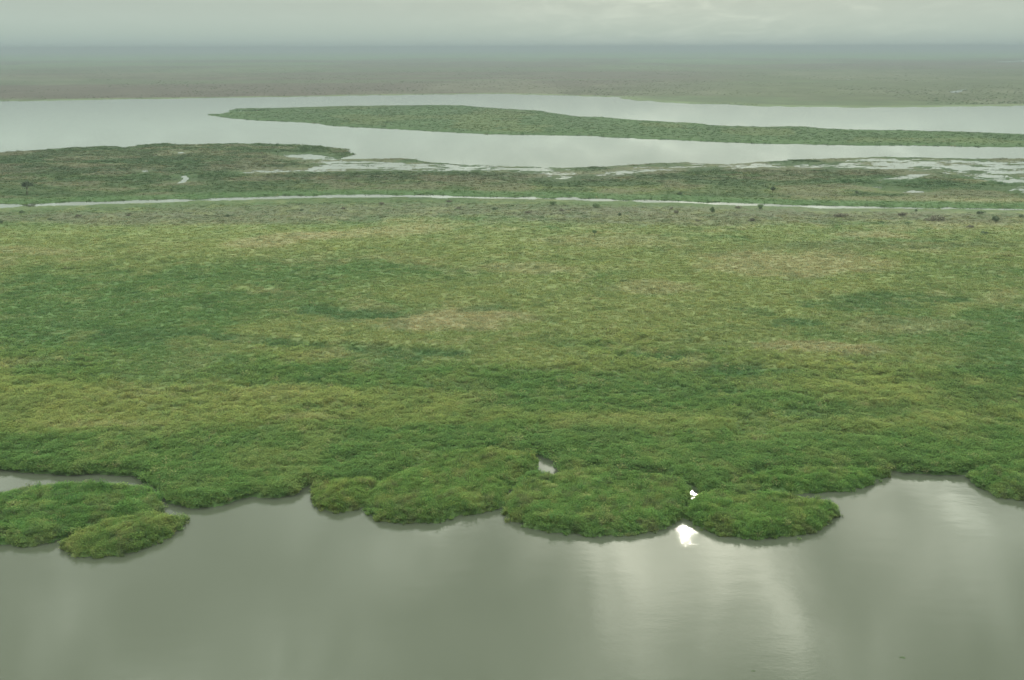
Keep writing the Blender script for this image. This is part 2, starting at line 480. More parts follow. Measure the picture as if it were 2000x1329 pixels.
# ------------------------------------------------------------------ survey of the plant cover (colour, canopy height)
LUSH, DEEP, OLIVE, TAN, BROWN = (np.array(c) for c in
    ((0.122, 0.205, 0.074), (0.092, 0.168, 0.068), (0.240, 0.278, 0.108), (0.375, 0.335, 0.200), (0.165, 0.165, 0.115)))
PATCHES = [  # cx, cy, rx, ry, slope, colour, weight
    (230, 620, 330, 75, 0.02, 'LUSH', .9), (120, 560, 260, 30, 0, 'LUSH', .6), (900, 745, 330, 32, 0.02, 'LUSH', .85), (1900, 690, 220, 90, 0, 'LUSH', .9), (1290, 785, 420, 34, 0.02, 'LUSH', .9),
    (1000, 900, 1500, 70, 0, 'LUSH', .75), (300, 720, 380, 40, 0.03, 'LUSH', .7), (560, 540, 300, 26, 0, 'LUSH', .6), (1750, 530, 260, 16, 0.02, 'LUSH', .5),
    (250, 800, 330, 40, 0.02, 'OLIVE', .9), (120, 830, 260, 26, 0, 'OLIVE', .7), (700, 785, 300, 26, -0.02, 'OLIVE', .8), (1780, 770, 220, 40, 0.04, 'OLIVE', .75), (700, 655, 220, 22, 0.06, 'OLIVE', .9),
    (1300, 620, 330, 60, 0.02, 'OLIVE', .85), (1620, 700, 260, 34, 0, 'OLIVE', .85), (1120, 705, 180, 26, 0.03, 'OLIVE', .7), (400, 470, 500, 36, 0, 'OLIVE', .75), (1200, 500, 500, 36, 0.02, 'OLIVE', .7),
    (1560, 540, 300, 45, 0.02, 'OLIVE', .85), (950, 570, 300, 34, 0, 'OLIVE', .6), (820, 820, 260, 16, -0.02, 'OLIVE', .5), (1450, 830, 420, 24, 0, 'OLIVE', .45),
    (900, 628, 130, 26, 0.02, 'TAN', .75), (1580, 682, 150, 14, 0.03, 'TAN', .65), (1560, 515, 170, 26, 0.02, 'TAN', .6), (560, 470, 120, 14, -0.1, 'TAN', .6), (720, 455, 130, 12, -0.06, 'TAN', .55), (1000, 525, 90, 12, 0, 'TAN', .45),
    (1290, 565, 120, 12, 0, 'TAN', .45), (1700, 458, 110, 8, 0.03, 'TAN', .55), (1860, 440, 130, 10, 0, 'TAN', .4), (1180, 470, 160, 14, 0, 'TAN', .4), (60, 490, 90, 8, 0, 'TAN', .4), (250, 838, 130, 8, 0, 'TAN', .35),
    (640, 820, 60, 6, 0, 'TAN', .4), (1750, 640, 130, 18, 0, 'TAN', .35),
    (640, 611, 105, 13, 0.06, 'DEEP', .9), (560, 672, 130, 10, 0.12, 'DEEP', .75), (830, 693, 130, 15, 0.08, 'DEEP', .95), (930, 606, 60, 12, -0.05, 'DEEP', .6), (1270, 696, 58, 10, 0.05, 'DEEP', .95),
    (1400, 729, 80, 12, 0.02, 'DEEP', .85), (1520, 728, 60, 6, 0, 'DEEP', .6), (1760, 590, 170, 20, -0.04, 'DEEP', .75), (1540, 632, 48, 10, 0.05, 'DEEP', .8), (1470, 612, 50, 6, .1, 'DEEP', .5), (1960, 760, 160, 50, 0, 'DEEP', .6),
    (1650, 812, 180, 16, 0, 'DEEP', .6), (1350, 770, 120, 12, 0, 'DEEP', .5), (250, 660, 200, 18, .02, 'DEEP', .5), (700, 800, 90, 6, -.05, 'DEEP', .5), (950, 760, 120, 10, 0, 'DEEP', .5), (30, 890, 160, 22, 0, 'DEEP', .4),
    # beyond the narrow channel
    (420, 342, 150, 9, 0, 'LUSH', .6), (300, 316, 330, 4, 0, 'DEEP', .6), (120, 345, 260, 6, 0, 'LUSH', .6), (1800, 355, 160, 12, 0, 'DEEP', .95), (1400, 340, 130, 5, 0, 'LUSH', .5), (1700, 347, 160, 5, 0, 'DEEP', .5),
    (200, 300, 300, 6, 0, 'BROWN', 0.40), (1000, 344, 420, 8, 0, 'BROWN', 0.60), (480, 348, 180, 4, 0, 'BROWN', 0.48), (60, 378, 160, 5, 0, 'DEEP', .5), (1340, 370, 420, 8, 0, 'OLIVE', .6), (1760, 386, 300, 6, 0, 'TAN', .4), (1920, 392, 140, 5, 0, 'TAN', .4),
    (180, 322, 140, 5, 0, 'TAN', .35), (260, 300, 250, 7, 0, 'TAN', .25), (1830, 352, 40, 4, 0, 'TAN', .6),
    # near bank of the narrow channel
    (300, 425, 420, 14, 0, 'BROWN', 0.64), (800, 408, 500, 12, 0, 'BROWN', 0.52), (1400, 420, 420, 18, 0, 'BROWN', 0.56), (1880, 425, 260, 14, 0, 'BROWN', 0.60), (1560, 418, 120, 10, 0, 'BROWN', 0.48), (1700, 480, 300, 10, 0, 'BROWN', 0.28), (1150, 420, 220, 14, 0, 'BROWN', 0.24),
]
COLS = dict(LUSH=LUSH, DEEP=DEEP, OLIVE=OLIVE, TAN=TAN, BROWN=BROWN)


def cover(x, y):
    """plant colour and canopy height factor at a place of the marsh"""
    u, v = project(x, y, 1.0)
    n1 = fbm(x / 60, y / 60, 4, 3) - 0.5
    n2 = fbm(x / 90, y / 60, 4, 9) - 0.5
    n3 = fbm(x / 14, y / 14, 4, 21) - 0.5
    n4 = fbm(x / 5.5, y / 7, 3, 33) - 0.5
    vv = v + n1 * 16 * np.clip((v - 250) / 400, 0.15, 1.3)
    uu = u + n2 * 220
    base_y = np.array([260, 330, 372, 395, 420, 450, 520, 600, 700, 800, 860, 950, 1100])
    stops = np.array([LUSH * .85, BROWN * .45 + DEEP * .5, OLIVE * .35 + DEEP * .5, LUSH * .5 + BROWN * .25, (BROWN * .5 + LUSH * .42), OLIVE * .55 + BROWN * .2 + LUSH * .3, OLIVE * .6 + LUSH * .4, OLIVE * .5 + LUSH * .5, OLIVE * .45 + LUSH * .55, OLIVE * .6 + LUSH * .4, LUSH, LUSH, LUSH])
    c = np.stack([np.interp(vv, base_y, stops[:, k]) for k in range(3)], -1)
    # stands of different plants, with crisp irregular borders
    wx, wy = fbm(x / 55, y / 55, 3, 131) - .5, fbm(x / 55, y / 55, 3, 137) - .5
    q1 = fbm(x / 75 + wx * 2.2, y / 62 + wy * 2.2, 5, 141, .58)
    mid = smooth(900, 840, v) * smooth(395, 430, v)
    st = smooth(.50, .545, q1)
    f = (st * mid * .36)[..., None]
    c = c * (1 - f) + OLIVE * f
    f = (smooth(.46, .40, q1) * mid * .55)[..., None]
    c = c * (1 - f) + (LUSH * .6 + DEEP * .4) * f
    q2 = fbm(x / 24 + wx * 3, y / 20 + wy * 3, 4, 151, .6)
    f = (smooth(.57, .66, q2) * mid * .42)[..., None]
    c = c * (1 - f) + (TAN * .75 + OLIVE * .25) * f
    low = np.zeros(x.shape)
    for cx, cy, rx, ry, sl, cn_, w in PATCHES:
        q = ((uu - cx) / rx) ** 2 + ((vv - cy - sl * (uu - cx)) / ry) ** 2
        f = w * smooth(1.5, 0.35, q + n3 * 1.4)
        c = c * (1 - f[..., None]) + COLS[cn_] * f[..., None]
        if cn_ == 'DEEP':
            low = np.maximum(low, f)
    # mottling of kinds of plants
    f = smooth(0.06, 0.30, n3 + n4 * 0.7)[..., None] * 0.30
    c = c * (1 - f) + (OLIVE * 0.7 + TAN * 0.3) * f
    f = smooth(0.05, 0.28, -n3 * 0.8 + n4 * 0.8)[..., None] * 0.35
    c = c * (1 - f) + (DEEP * .9 + BROWN * 0.1) * f
    # streaks of wet hollows and dry rises beyond the channel
    bey = smooth(395, 380, v)
    m1 = fbm(x / 45, y / 38, 4, 101)
    f = (smooth(.50, .62, m1) * bey * .6)[..., None]
    c = c * (1 - f) + (DEEP * .75) * f
    f = (smooth(.50, .38, m1) * bey * .55)[..., None]
    c = c * (1 - f) + (BROWN * .7 + TAN * .3) * f
    c = c * (1 - .36 * bey[..., None])
    # the green belt just behind the narrow channel and the green river margin
    near_ch = smooth(46, 22, seg_dist(CHANNEL_MID, x, y)) * (y > np.interp(x, CHANNEL_MID[:, 0], CHANNEL_MID[:, 1])) * 0.8
    c = c * (1 - near_ch[..., None]) + (LUSH * 0.25 + DEEP * 0.6) * near_ch[..., None]
    tall = (1.0 - 0.45 * low) * (1 + .45 * (st - .4) * mid)
    return c, tall, near_ch, v


def wetness(x, y):
    w = np.zeros(x.shape)
    for P, share in FLOOD_W:
        lo, hi = P.min(0) - 40, P.max(0) + 40
        m = (x > lo[0]) & (x < hi[0]) & (y > lo[1]) & (y < hi[1])
        if m.any():
            w[m] = np.maximum(w[m], smooth(-30, 4, sdf(P, x[m], y[m])))
    for P in POOL_W[2:5]:
        lo, hi = P.min(0) - 40, P.max(0) + 40
        m = (x > lo[0]) & (x < hi[0]) & (y > lo[1]) & (y < hi[1])
        if m.any():
            w[m] = np.maximum(w[m], smooth(-14, -1, sdf(P, x[m], y[m])))
    m = (y > 700) & (y < 1050)
    if m.any():
        q = smooth(45, 12, seg_dist(CHANNEL_MID, x[m], y[m])) * (y[m] < np.interp(x[m], CHANNEL_MID[:, 0], CHANNEL_MID[:, 1]))
        w[m] = np.maximum(w[m], q)
    return w


def open_water(x, y):
    """distance into open water within the marsh (positive = water)"""
    d = np.full(x.shape, -1e6)
    jit = (fbm(x / 9, y / 14, 3, 71) - 0.5)
    for P in POOL_W:
        lo, hi = P.min(0) - 40, P.max(0) + 40
        m = (x > lo[0]) & (x < hi[0]) & (y > lo[1]) & (y < hi[1])
        if m.any():
            d[m] = np.maximum(d[m], sdf(P, x[m], y[m]))
    m = (y > 700) & (y < 1050)
    if m.any():
        d[m] = np.maximum(d[m], sdf(CHANNEL_W, x[m], y[m]) + jit[m] * 4)
    for P, share in FLOOD_W:
        lo, hi = P.min(0) - 40, P.max(0) + 40
        m = (x > lo[0]) & (x < hi[0]) & (y > lo[1]) & (y < hi[1])
        if m.any():
            s = sdf(P, x[m], y[m])
            n = fbm(x[m] / 20, y[m] / 14, 5, 91, 0.78)
            e = smooth(-4, 16, s)
            d[m] = np.maximum(d[m], np.where(s > -4, (n - (1 - share) - 0.10 * (1 - e)) * 40, -10))
    return d


def marsh_state(x, y):
    """(land distance, thatch height, colour)"""
    d = sdf(MARSH_W, x, y)
    wob = np.where(y < 500, (fbm(x / 4, y / 4, 3, 55) - .5) * 2.2, (fbm(x / 14, y / 20, 3, 57) - .5) * 12)
    d = d + wob
    for P in LOBE_W:
        d = np.minimum(d, -sdf(P, x, y) - 0.9)
    w = open_water(x, y)
    d = np.minimum(d, -w)
    c, tall, near_ch, v = cover(x, y)
    hmax = np.interp(y, [250, 380, 520, 700, 800, 1000, 1400], [2.0, 1.8, 1.2, 0.8, 0.3, 0.5, 1.0]) * tall + near_ch * 0.35
    wet = wetness(x, y)
    hmax = hmax * (1 - .85 * wet)
    relief = (fbm(x / 3.2, y / 3.2, 3, 5) - .5) * 0.48 + (fbm(x / 11, y / 11, 3, 6) - .5) * 1.0
    e0 = np.where(y < 500, .42, .22)
    h = hmax * (e0 + (1 - e0) * smooth(0, 3.0, d)) + relief * np.clip(hmax, .1, 1.2) * smooth(0.5, 4, d)
    return d, np.maximum(h, 0.12), c


# ------------------------------------------------------------------ structure: water sheets
def sheet(name, label, x0, x1, y0, y1, nx=2, ny=2, mat=None, z=0.0):
    xs, ys = np.linspace(x0, x1, nx), np.linspace(y0, y1, ny)
    X, Y = np.meshgrid(xs, ys)
    idx = np.arange(nx * ny).reshape(ny, nx)
    q = np.stack([idx[:-1, :-1], idx[:-1, 1:], idx[1:, 1:], idx[1:, :-1]], -1).reshape(-1, 4)
    me = mesh_from(name, np.stack([X.ravel(), Y.ravel(), np.full(X.size, z)], -1), q)
    me.materials.append(mat or WATER)
    o = link(bpy.data.objects.new(name, me))
    o['kind'] = 'structure'
    o['label'] = label
    return o


sheet('lake', 'calm grey-green lake water in the foreground with a bright sun glint', -2500, 2500, -1500, 600, 6, 6)
sheet('channel', 'narrow pale channel of water crossing the marsh', -2500, 2500, 600, 1080, 6, 3, RIVER)
sheet('river', 'broad pale river flowing round the long green island', -9000, 9000, 1080, 9500, 6, 6, RIVER)

# ------------------------------------------------------------------ structure: land
# marsh between the lake and the river, finer cells where it is near
rows = [238.0]
while rows[-1] < 1470:
    rows.append(rows[-1] + 0.70 * (rows[-1] / 250) ** 1.12)
rows = np.array(rows)
cols = np.linspace(-1, 1, 660)
Y = np.repeat(rows[:, None], len(cols), 1)
X = cols[None, :] * (0.60 * rows[:, None] + 30)
d, h, c = marsh_state(X, Y)
Z = np.where(d > 0, h, -0.5)
gap_shade = np.interp(Y, [300, 600, 900, 1100], [.66, .72, .84, .90])[..., None]  # darkens the thatch tint: painted shade between and under the clumps
me = grid_mesh('marsh', X, Y, Z, d > 0, c * gap_shade, THATCH)
marsh = link(bpy.data.objects.new('marsh', me))
marsh['kind'] = 'structure'
marsh['label'] = 'flat green and tan marsh between the lake and the river'


def far_cover(x, y, isle=False):
    u, v = project(x, y, 0.0)
    n1 = fbm(x / 160, y / 260, 4, 3)
    n2 = fbm(x / 50, y / 90, 4, 13)
    if isle:
        c = np.where((n1 > 0.54)[..., None], OLIVE * .3 + LUSH * .5, LUSH * .65 + DEEP * .2)
        edge = smooth(0, 60, sdf(ISLE_W, x, y))[..., None]
        c = c * edge + (LUSH * .5 + DEEP * .5) * (1 - edge)
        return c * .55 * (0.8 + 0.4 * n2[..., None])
    n0 = fbm(x / 700, y / 1600, 4, 43)
    g = smooth(1050, 1500, u + (n0 - .5) * 500)[..., None] * smooth(125, 150, v)[..., None]
    dry = (TAN * .16 + BROWN * .62) * np.array((.50, .44, .53))
    c = dry * (1 - g) + (OLIVE * .07 + LUSH * .13 + BROWN * .25) * g
    nb = fbm(x / 2600, y / 420, 4, 47)
    f = smooth(.46, .60, nb)[..., None] * .5
    c = c * (1 - f) + (DEEP * .5 + BROWN * .2) * f
    f = smooth(0.50, 0.62, n1 * .5 + n0 * .5)[..., None] * 0.5
    c = c * (1 - f) + BROWN * 0.75 * f
    f = smooth(0.53, 0.66, n0)[..., None] * 0.5 * smooth(4000, 9000, y)[..., None]
    c = c * (1 - f) + DEEP * f
    bank = smooth(70, 10, sdf(FAR_W, x, y))[..., None] * 0.7
    c = c * (1 - bank) + (LUSH * .5 + BROWN * .5) * bank
    wood = smooth(9000, 13000, y + (n0 - .5) * 6000)[..., None]
    c = c * (1 - wood) + (DEEP * .8 + BROWN * .2) * wood
    return c * (0.75 + 0.5 * n2[..., None])


# long island in the river
lo, hi = ISLE_W.min(0), ISLE_W.max(0)
xs = np.arange(lo[0] - 12, min(hi[0], 1500) + 12, 3.6)
ys = np.arange(lo[1] - 20, hi[1] + 20, 5.0)
X, Y = np.meshgrid(xs, ys)
d = sdf(ISLE_W, X, Y) + (fbm(X / 16, Y / 30, 4, 61) - .5) * 14
for P in POOL_W:
    d = np.minimum(d, -sdf(P, X, Y))
h = 0.7 + 0.5 * smooth(0, 20, d) + (fbm(X / 10, Y / 16, 3, 62) - .5) * 0.9
Z = np.where(d > 0, np.maximum(h, 0.2), -0.5)
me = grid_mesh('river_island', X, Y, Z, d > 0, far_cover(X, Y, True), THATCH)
isle = link(bpy.data.objects.new('river_island', me))
isle['kind'] = 'structure'
isle['label'] = 'long low green island splitting the broad river'

# the far plain out to the horizon
rows = [2050.0]
while rows[-1] < 66000:
    rows.append(rows[-1] + max(9.0, 0.012 * (rows[-1] - 2050)) + (0 if rows[-1] < 3000 else 0.006 * (rows[-1] - 3000)))
rows = np.array(rows)
cols = np.linspace(-1, 1, 620)
Y = np.repeat(rows[:, None], len(cols), 1)
X = cols[None, :] * np.where(rows < 9000, 0.66 * rows + 60, 0.66 * 9000 + 60 + (rows - 9000) * 0.9)[:, None]
d = sdf(FAR_W, X, Y) + (fbm(X / 24, Y / 60, 4, 63) - .5) * 34
for P in POOL_W:
    d = np.minimum(d, -sdf(P, X, Y))
Z = np.where(d > 0, np.maximum(0.3, 0.6 + (fbm(X / 25, Y / 40, 3, 64) - .5) * 1.6), -0.5)
me = grid_mesh('far_plain', X, Y, Z, d > 0, far_cover(X, Y), THATCH)
plain = link(bpy.data.objects.new('far_plain', me))
plain['kind'] = 'structure'
plain['label'] = 'flat hazy plain stretching from the river to the horizon'

# ------------------------------------------------------------------ plants: clump shapes
proto_col = bpy.data.collections.new('clump_shapes')


def clump_mesh(name, n, radius, height, width, spread, seed, droop=0.5, tuft=False):
    r = np.random.default_rng(seed)
    co, fa, lv = [], [], []
    for i in range(n):
        a = r.uniform(0, 2 * math.pi)
        rad = radius * math.sqrt(r.uniform(0, 1))
        bx, by = rad * math.cos(a), rad * math.sin(a)
        la = a + r.normal(0, 0.7)
        lean = spread * (0.35 + 0.9 * rad / radius) * r.uniform(0.4, 1.3)
        hh = height * r.uniform(0.6, 1.12) * (1 - 0.30 * (rad / radius) ** 2)
        wd = width * r.uniform(0.6, 1.3)
        ta = r.uniform(0, math.pi)
        wx, wy = math.cos(ta) * wd * .5, math.sin(ta) * wd * .5
        s = len(co)
        mx, my = bx + math.cos(la) * lean * hh * .35, by + math.sin(la) * lean * hh * .35
        tx, ty = bx + math.cos(la) * lean * hh, by + math.sin(la) * lean * hh
        tz = hh * (1 - droop * min(lean, 1.0) * .45)
        co += [(bx - wx * .7, by - wy * .7, -0.3), (bx + wx * .7, by + wy * .7, -0.3), (mx + wx, my + wy, hh * .6), (mx - wx, my - wy, hh * .6), (tx, ty, tz)]
        fa += [(s, s + 1, s + 2), (s, s + 2, s + 3), (s + 3, s + 2, s + 4)]
        k = r.uniform(0.82, 1.18)
        y_ = r.uniform(-0.12, 0.16)
        lv += [(k * (1 + y_), k, k * (1 - y_))] * 5
        if tuft and r.uniform() < 0.5:          # papyrus head: a little fan of rays
            for q in range(4):
                an = r.uniform(0, 2 * math.pi)
                s = len(co)
                R = width * r.uniform(1.6, 2.6)
                co += [(tx, ty, tz - .05), (tx + math.cos(an) * R, ty + math.sin(an) * R, tz + R * .35), (tx + math.cos(an + .8) * R, ty + math.sin(an + .8) * R, tz + R * .3)]
                fa += [(s, s + 1, s + 2)]
                lv += [(k * 1.1, k * 1.1, k * .9)] * 3
    me = mesh_from(name, co, fa)
    at = me.attributes.new('leaf', 'FLOAT_COLOR', 'POINT')
    at.data.foreach_set('color', np.concatenate([np.array(lv), np.ones((len(lv), 1))], 1).astype(np.float32).ravel())
    me.materials.append(BLADE)
    o = bpy.data.objects.new(name, me)
    proto_col.objects.link(o)
    return o


for i in range(3):
    clump_mesh('a_reed_clump_%d' % i, 32, 0.62, 1.5, 0.095, 0.55, 100 + i, tuft=True)
for i in range(3):
    clump_mesh('b_grass_clump_%d' % i, 28, 0.75, 0.9, 0.13, 0.8, 200 + i, droop=0.8)


def gn_scatter():
    ng = bpy.data.node_groups.new('scatter_clumps', 'GeometryNodeTree')
    ng.interface.new_socket('Geometry', in_out='INPUT', socket_type='NodeSocketGeometry')
    ng.interface.new_socket('Geometry', in_out='OUTPUT', socket_type='NodeSocketGeometry')
    gi, go = ng.nodes.new('NodeGroupInput'), ng.nodes.new('NodeGroupOutput')
    ci = ng.nodes.new('GeometryNodeCollectionInfo')
    ci.inputs['Collection'].default_value = proto_col
    ci.inputs['Separate Children'].default_value = True
    ci.inputs['Reset Children'].default_value = True
    iop = ng.nodes.new('GeometryNodeInstanceOnPoints')
    iop.inputs['Pick Instance'].default_value = True

    def attr(name, typ):
        n = ng.nodes.new('GeometryNodeInputNamedAttribute')
        n.data_type = typ
        n.inputs['Name'].default_value = name
        return n.outputs['Attribute']
    ng.links.new(gi.outputs[0], iop.inputs['Points'])
    ng.links.new(ci.outputs[0], iop.inputs['Instance'])
    ng.links.new(attr('pick', 'INT'), iop.inputs['Instance Index'])
    ng.links.new(attr('turn', 'FLOAT_VECTOR'), iop.inputs['Rotation'])
    ng.links.new(attr('size', 'FLOAT_VECTOR'), iop.inputs['Scale'])
    ng.links.new(iop.outputs[0], go.inputs[0])
    return ng


SCATTER = gn_scatter()


def scatter(name, pts, size, tint, pick, parent=None, label=None):
    n = len(pts)
    me = bpy.data.meshes.new(name)
    me.vertices.add(n)
    me.vertices.foreach_set('co', np.asarray(pts, np.float32).ravel())
    a = me.attributes.new('pick', 'INT', 'POINT')
    a.data.foreach_set('value', np.asarray(pick, np.int32))
    a = me.attributes.new('turn', 'FLOAT_VECTOR', 'POINT')
    turn = np.stack([rng.normal(0, .12, n), rng.normal(0, .12, n), rng.uniform(0, 6.283, n)], -1)
    a.data.foreach_set('vector', turn.astype(np.float32).ravel())
    a = me.attributes.new('size', 'FLOAT_VECTOR', 'POINT')
    a.data.foreach_set('vector', np.asarray(size, np.float32).ravel())
    a = me.attributes.new('tint', 'FLOAT_COLOR', 'POINT')
    a.data.foreach_set('color', np.concatenate([tint, np.ones((n, 1))], 1).astype(np.float32).ravel())
    me.materials.append(BLADE)
    o = link(bpy.data.objects.new(name, me), parent)
    mod = o.modifiers.new('scatter', 'NODES')
    mod.node_group = SCATTER
    o['kind'] = 'stuff'
    if label:
        o['label'] = label
    return o


def jitter_tint(c):
    n = len(c)
    k = rng.lognormal(0, 0.08, n)[:, None]
    hue = rng.normal(0, 0.06, n)
    c = c * k * np.stack([1 + hue, np.ones(n), 1 - hue * .5], -1)
    dry = (rng.uniform(size=n) < 0.03)[:, None]
    return np.where(dry, c * .5 + TAN * .5, c)


# ------------------------------------------------------------------ reed beds and reed islands along the lake shore
for (nm, cat, lab, outline, shift, tallf), P in zip(LOBES, LOBE_W):
    lo, hi = P.min(0), P.max(0)
    cx, cy = (lo[0] + hi[0]) / 2, (lo[1] + hi[1]) / 2
    root = link(bpy.data.objects.new(nm, None))
    root.location = (cx, cy, 0)
    root['label'], root['category'], root['group'] = lab, cat, 'reed beds along the lake shore'
    xs, ys = np.arange(lo[0] - 2, hi[0] + 2, .6), np.arange(lo[1] - 2, hi[1] + 2, .6)
    X, Y = np.meshgrid(xs, ys)

    def lobe_state(x, y):
        d = sdf(P, x, y) + (fbm(x / 3, y / 3, 4, 81, .6) - .5) * 3.4
        for Q in POOL_W[:2]:
            d = np.minimum(d, -sdf(Q, x, y))
        h = 2.05 * tallf * (0.42 + 0.58 * smooth(0, 3.0, d)) + 0.35 * smooth(4, 22, d) + ((fbm(x / 2.6, y / 2.6, 3, 5) - .5) * 0.6 + (fbm(x / 9, y / 9, 3, 6) - .5) * .9) * smooth(.5, 4, d)
        c, _, _, _ = cover(x, y)
        n = fbm(x / 7, y / 7, 3, 44)[..., None]
        n5 = fbm(x / 4.5, y / 4.5, 3, 46)
        f = smooth(.52, .66, n5)[..., None] * .45
        c = (c * .35 + LUSH * .65) * (1 - f) + (OLIVE * .8 + BROWN * .2) * f
        f = smooth(.60, .70, fbm(x / 3, y / 3, 3, 49))[..., None] * .45
        c = c * (1 - f) + (BROWN * .7) * f
        c = c * np.array(shift) * (.85 + .42 * n)
        return d, np.maximum(h, .12), c
    d, h, c = lobe_state(X, Y)
    me = grid_mesh('root_mat', X - cx, Y - cy, np.where(d > 0, h, -.5), d > 0, c * .66, THATCH)  # plant tint darkened, shade below the reeds put into the colour
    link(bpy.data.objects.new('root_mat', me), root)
    area = (hi[0] - lo[0]) * (hi[1] - lo[1])
    n = int(area / 0.22)
    x, y = rng.uniform(lo[0] - 1, hi[0] + 1, n), rng.uniform(lo[1] - 1, hi[1] + 1, n)
    d, h, c = lobe_state(x, y)
    land = sdf(MARSH_W, x, y)
    for Q in LOBE_W:
        if Q is not P:
            land = np.maximum(land, sdf(Q, x, y))
    k = d > np.where(land > -1.5, .25, -0.1 - rng.exponential(.32, n))
    x, y, d, h, c = x[k], y[k], d[k], h[k], c[k]
    s = rng.uniform(.45, .95, len(x)) * (0.7 + .6 * fbm(x / 2.6, y / 2.6, 2, 5)) * np.where(d < 0, .8, 1)
    h = np.where(d < 0, 0.1, h)
    hz = np.where(rng.uniform(size=len(x)) < .07, 1.9, 1.0)
    scatter('reeds', np.stack([x - cx, y - cy, np.maximum(h - .15, 0.0)], -1), np.stack([s, s, s * hz * rng.uniform(.55, 1.0, len(x))], -1), jitter_tint(c), rng.integers(0, 3, len(x)), root)

# ------------------------------------------------------------------ marsh grass: clumps spread over the whole marsh, coarser with distance
K = 0.78
pts_all = []
y0 = 250.0
while y0 < 1440:
    y1 = y0 * 1.06
    sp = K * (y0 / 300.0) ** 1.02
    half = 0.50 * y1 + 20
    n = int(2 * half * (y1 - y0) / sp ** 2)
    pts_all.append(np.stack([rng.uniform(-half, half, n), rng.uniform(y0, y1, n), np.full(n, sp)], -1))
    y0 = y1
n = 60000                                  # extra reeds along the lake shore
ex = np.stack([rng.uniform(-230, 260, n), rng.uniform(250, 330, n), np.full(n, .75)], -1)
ed = sdf(MARSH_W, ex[:, 0], ex[:, 1])
pts_all.append(ex[(ed > -2) & (ed < 7)])
P3 = np.concatenate(pts_all)
x, y, sp = P3.T
d, h, c = marsh_state(x, y)
lob = np.full(x.shape, -99.0)
near = y < 340
for P in LOBE_W:
    lob[near] = np.maximum(lob[near], sdf(P, x[near], y[near]))
k = d > np.where(y > 600, .42 * sp, np.where(lob > -2.5, .2, -.1 - rng.exponential(.3, len(y))))
x, y, sp, d, h, c = x[k], y[k], sp[k], d[k], h[k], c[k]
reedy = smooth(420, 300, y + (fbm(x / 40, y / 40, 2, 8) - .5) * 120)
s = sp / K * rng.uniform(.65, 1.2, len(x)) * (0.65 + .7 * fbm(x / 3.2, y / 3.2, 2, 5))
low = np.interp(y, [600, 760, 800, 900, 1000], [1, .6, .5, .45, .8])
wet = wetness(x, y)
s = s * (1 - .5 * wet)
sz = s * (1 - .6 * wet) * (300.0 / y).clip(0, 1) ** 0.55 * low * rng.uniform(.5, .9, len(x))
pick = np.where(rng.uniform(size=len(x)) < reedy, rng.integers(0, 3, len(x)), rng.integers(3, 6, len(x)))
sel = reedy > 0.5
scatter('marsh_grass', np.stack([x, y, np.maximum(h - .12 * s, 0)], -1), np.stack([s, s, sz], -1), jitter_tint(c), pick, None, 'uneven cover of green, yellow and brown marsh grass')

# grass on the river island and its edges
n = 40000
lo, hi = ISLE_W.min(0), ISLE_W.max(0)
x, y = rng.uniform(lo[0], 1250, n), rng.uniform(lo[1], hi[1], n)
d = sdf(ISLE_W, x, y) + (fbm(x / 16, y / 30, 4, 61) - .5) * 14
k = (d > 0) & (np.abs(x) < .54 * y)
x, y, d = x[k], y[k], d[k]
h = np.maximum(.2, 0.7 + 0.5 * smooth(0, 20, d) + (fbm(x / 10, y / 16, 3, 62) - .5) * 0.9)
s = rng.uniform(2, 4, len(x))
scatter('island_grass', np.stack([x, y, h - .3], -1), np.stack([s, s, rng.uniform(.6, 1.3, len(x))], -1), jitter_tint(far_cover(x, y, True) * 1.1), rng.integers(3, 6, len(x)), None, 'green grass covering the long river island')

# scrub on the far plain
n = 45000
y = 2250 + 9000 * rng.uniform(0, 1, n) ** 1.8
x = rng.uniform(-1, 1, n) * .55 * y
d = sdf(FAR_W, x, y)
dens = fbm(x / 350, y / 600, 4, 77) + 0.25 * smooth(60, 5, d)
k = (d > 4) & (rng.uniform(.40, .66, n) < dens)
x, y = x[k], y[k]
s = rng.uniform(1.4, 3.4, len(x)) * (y / 3000) ** .4
g = rng.uniform(size=len(x))[:, None]
tint = (DEEP * .8) * g + (BROWN * .6) * (1 - g)
scatter('far_scrub', np.stack([x, y, np.full(len(x), .3)], -1), np.stack([s, s, rng.uniform(.6, 2.4, len(x))], -1), tint, rng.integers(3, 6, len(x)), None, 'scattered dark scrub on the hazy far plain')

# ------------------------------------------------------------------ trees and shrubs standing in the marsh
LEAF_MATS = dict(green=blade_material('shrub_leaves', False, (0.135, 0.190, 0.098)), dark=blade_material('dark_shrub_leaves', False, (0.125, 0.162, 0.100)),
                 brown=blade_material('dry_shrub_leaves', False, (0.18, 0.17, 0.13)))


